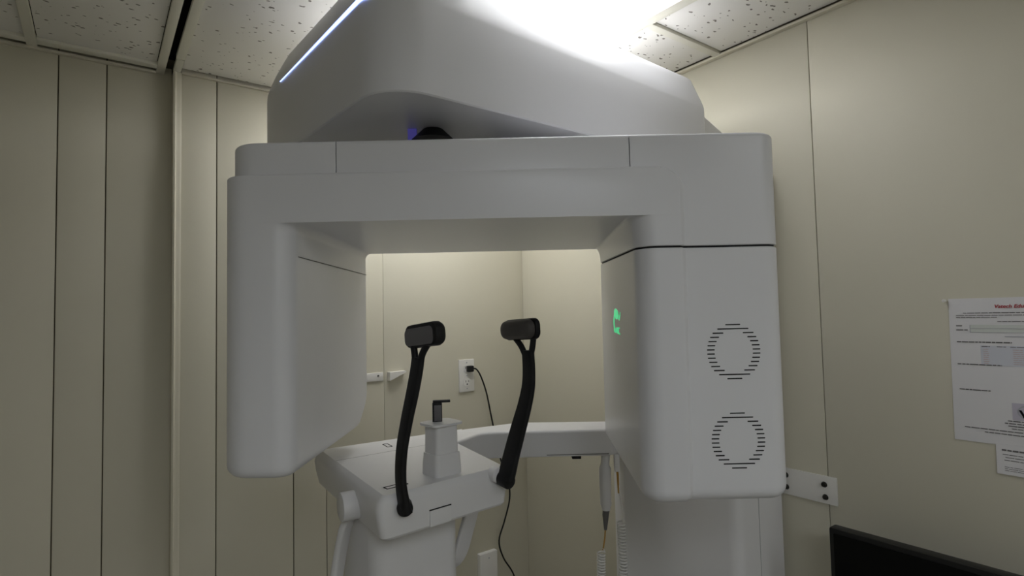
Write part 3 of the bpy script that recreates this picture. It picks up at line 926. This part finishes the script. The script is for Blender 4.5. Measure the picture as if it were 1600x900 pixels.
# ------------------------------------------------------------------ printed sheets on the right wall
RW = Matrix.Rotation(-math.pi / 2, 3, 'Z')
def sheet(name, y0, y1, h0, h1, label, lean=0.0):
    e = empty(name, (WX, (y0 + y1) / 2, CAMZ + (h0 + h1) / 2)); tag(e, label, 'paper')
    return e
def lines_mesh(name, rows_, m, parent, x=-0.0019):
    bm = bmesh.new()
    for y0, y1, z, t in rows_:
        add_box(bm, (x, (y0 + y1) / 2, z), (0.0003, abs(y1 - y0), t))
    o = link(name, bm, m, parent, smooth=False)
    o['kind'] = 'stuff'
    return o
def word_rows(y0, y1, z, t, seed):
    """an unreadable line of print: short dashes with gaps; y runs right to left on this wall"""
    rnd = random.Random(seed)
    out, y = [], y0
    while y > y1 + 0.001:
        w = rnd.uniform(0.004, 0.014)
        out.append((y, max(y - w, y1), z, t)); y -= w + rnd.uniform(0.0008, 0.0016)
    return out
PY, PW_, PHT = 0.403, 0.216, 0.291
ctr_y, ctr_z = PY - PW_ / 2, CAMZ + 0.011 - PHT / 2
po = empty('notice_sheet', (WX, ctr_y, ctr_z)); tag(po, 'large white printed notice with a red title pinned to the right wall', 'notice')
bm = bmesh.new()
n = 10
fr, bk = [], []
grid = []
for side in (0, 1):
    g = []
    for i in range(n + 1):
        for k in range(n + 1):
            yy = PW_ / 2 - PW_ * i / n
            zz = PHT / 2 - PHT * k / n
            g.append(bm.verts.new((-0.0014 if side == 0 else -0.0002, yy + (0.0022 * (k / n)) * (1 - i / n), zz)))
    grid.append(g)
ix = lambda i, k: i * (n + 1) + k
for i in range(n):
    for k in range(n):
        for g in grid:
            bm.faces.new((g[ix(i, k)], g[ix(i + 1, k)], g[ix(i + 1, k + 1)], g[ix(i, k + 1)]))
for i in range(n):
    for a, b in ((ix(i, 0), ix(i + 1, 0)), (ix(i, n), ix(i + 1, n)), (ix(0, i), ix(0, i + 1)), (ix(n, i), ix(n, i + 1))):
        bm.faces.new((grid[0][a], grid[0][b], grid[1][b], grid[1][a]))
link('paper', bm, M_PAPER, po, smooth=False)
def text(body, size, y_left, z, m, parent, name, shear=0.0, bold=0.0, x=-0.0020, align='LEFT'):
    cu = bpy.data.curves.new('t', 'FONT')
    cu.body = body; cu.size = size; cu.shear = shear; cu.offset = bold; cu.extrude = 0.0002; cu.align_x = align
    to = bpy.data.objects.new('t', cu)
    COL.objects.link(to)
    dg = bpy.context.evaluated_depsgraph_get(); dg.update()
    me = bpy.data.meshes.new_from_object(to.evaluated_get(dg))
    bpy.data.objects.remove(to)
    me.transform(Matrix(((0, 0, -1, x), (-1, 0, 0, y_left), (0, 1, 0, z), (0, 0, 0, 1))))
    me.materials.clear(); me.materials.append(m)
    me.name = name
    o = bpy.data.objects.new(name, me); COL.objects.link(o); o.parent = parent
    return o
# positions below are metres from the sheet's left edge / top edge
def sy_(a): return PW_ / 2 - a
def sz_(b): return PHT / 2 - b
text('Vatech Education', 0.0098, sy_(0.074), sz_(0.0205), M_RED, po, 'title', 0.22, 0.00018)
rws = []
for k, (a, b, z, t) in enumerate(((0.024, 0.205, 0.030, 0.0013), (0.012, 0.205, 0.0347, 0.0013), (0.012, 0.078, 0.0388, 0.0013), (0.078, 0.205, 0.0475, 0.0012), (0.011, 0.022, 0.056, 0.0016), (0.011, 0.030, 0.0645, 0.0018),
        (0.011, 0.098, 0.089, 0.0022), (0.010, 0.081, 0.1345, 0.0020), (0.011, 0.061, 0.186, 0.0020), (0.051, 0.064, 0.0975, 0.0013), (0.075, 0.089, 0.0975, 0.0013), (0.095, 0.135, 0.0975, 0.0013),
        (0.085, 0.165, 0.2415, 0.0018), (0.080, 0.17, 0.2465, 0.0018), (0.085, 0.16, 0.2515, 0.0018), (0.090, 0.15, 0.2565, 0.0014), (0.016, 0.200, 0.2625, 0.0016), (0.048, 0.19, 0.2685, 0.0016))):
    rws += word_rows(sy_(a), sy_(b), sz_(z), t, 1 + k)
lines_mesh('printed_lines', rws, M_INK, po)
lines_mesh('table_tint', [(sy_(0.049), sy_(0.205), sz_(0.1155), 0.040)], M_BLUEBOX, po, -0.00155)
lines_mesh('form_tint', [(sy_(0.034), sy_(0.205), sz_(0.0575), 0.007), (sy_(0.034), sy_(0.205), sz_(0.0655), 0.007)], M_GREENBOX, po, -0.00155)
lines_mesh('form_lines', [(sy_(0.034), sy_(0.205), sz_(0.0615), 0.0008), (sy_(0.034), sy_(0.205), sz_(0.0693), 0.0008), (sy_(0.0335), sy_(0.0345), sz_(0.062), 0.015), (sy_(0.088), sy_(0.205), sz_(0.077), 0.0016)], M_INKL, po)
rp = []
for r in range(8):
    for a, b in ((0.053, 0.062), (0.099, 0.115)):
        rp += word_rows(sy_(a), sy_(b), sz_(0.103 + r * 0.0040), 0.0009, 40 + r)
lines_mesh('table_entries', rp, M_INKP, po)
# logo patch with a letter, near the lower right
lg = box('logo_patch', (-0.0018, sy_(0.140), sz_(0.239)), (-0.0012, sy_(0.0925), sz_(0.206)), M_LILAC, po)
bm = bmesh.new()
ring_o = [( -0.0021, sy_(0.116) + 0.0165 * math.cos(2 * math.pi * k / 32), sz_(0.2225) + 0.0135 * math.sin(2 * math.pi * k / 32)) for k in range(32)]
ring_i = [( -0.0021, sy_(0.116) + 0.0140 * math.cos(2 * math.pi * k / 32), sz_(0.2225) + 0.0110 * math.sin(2 * math.pi * k / 32)) for k in range(32)]
add_rings(bm, [ring_o, ring_i], cap=False)
link('logo_ring', bm, M_INKL, lg, smooth=False)
text('V', 0.022, sy_(0.1035), sz_(0.2345), M_INKB, lg, 'logo_letter', 0.0, 0.0008, -0.0023)
# pin
pp = empty('push_pin', (WX, PY + 0.003, CAMZ + 0.0075)); tag(pp, 'tiny clear push pin at the upper left corner of the notice', 'pin')
bm = bmesh.new()
add_cyl(bm, (0, 0, 0), (-0.004, 0.001, 0), 0.0008, 0.0008, 8); add_cyl(bm, (-0.0035, 0.001, 0), (-0.012, 0.003, -0.0005), 0.0026, 0.0032, 12, 0.0006)
link('pin_head', bm, M_PLATE, pp)
# small note tucked below
NW, NH = 0.105, 0.060
no = empty('small_note', (WX, 0.339 - NW / 2, CAMZ - 0.276 - NH / 2)); tag(no, 'small white note on the wall just below the large notice', 'note')
bm = bmesh.new(); add_box(bm, (-0.0022, 0, 0), (0.0006, NW, NH), Matrix.Rotation(0.006, 3, 'Y')); link('paper', bm, M_PAPER, no, smooth=False)
nr = word_rows(NW / 2 - 0.009, NW / 2 - 0.043, NH / 2 - 0.0125, 0.0030, 60)
for k, (a, b) in enumerate(((0.010, 0.09), (0.014, 0.08), (0.012, 0.095))):
    nr += word_rows(NW / 2 - a, NW / 2 - b, NH / 2 - 0.021 - k * 0.0055, 0.0012, 61 + k)
for k in range(3):
    nr += word_rows(NW / 2 - 0.012, NW / 2 - 0.09, NH / 2 - 0.045 - k * 0.0035, 0.0009, 71 + k)
lines_mesh('printed_lines', nr, M_INK, no, -0.0027)

# ------------------------------------------------------------------ monitor
mo = empty('monitor', (1.30, 0.33, CAMZ - 0.485 - 0.165)); tag(mo, 'black flat monitor hung in front of the right wall, switched off', 'monitor')
bm = bmesh.new(); add_box(bm, (0.017, 0, 0), (0.030, 0.55, 0.33), None, 0.004); link('monitor_shell', bm, M_BEZEL, mo)
bm = bmesh.new(); add_box(bm, (0.0015, 0, 0.002), (0.002, 0.53, 0.305)); link('screen', bm, M_SCREEN, mo, smooth=False)
bm = bmesh.new(); add_box(bm, (0.085, 0, 0), (0.108, 0.12, 0.12), None, 0.003); link('wall_mount', bm, M_BEZEL, mo)
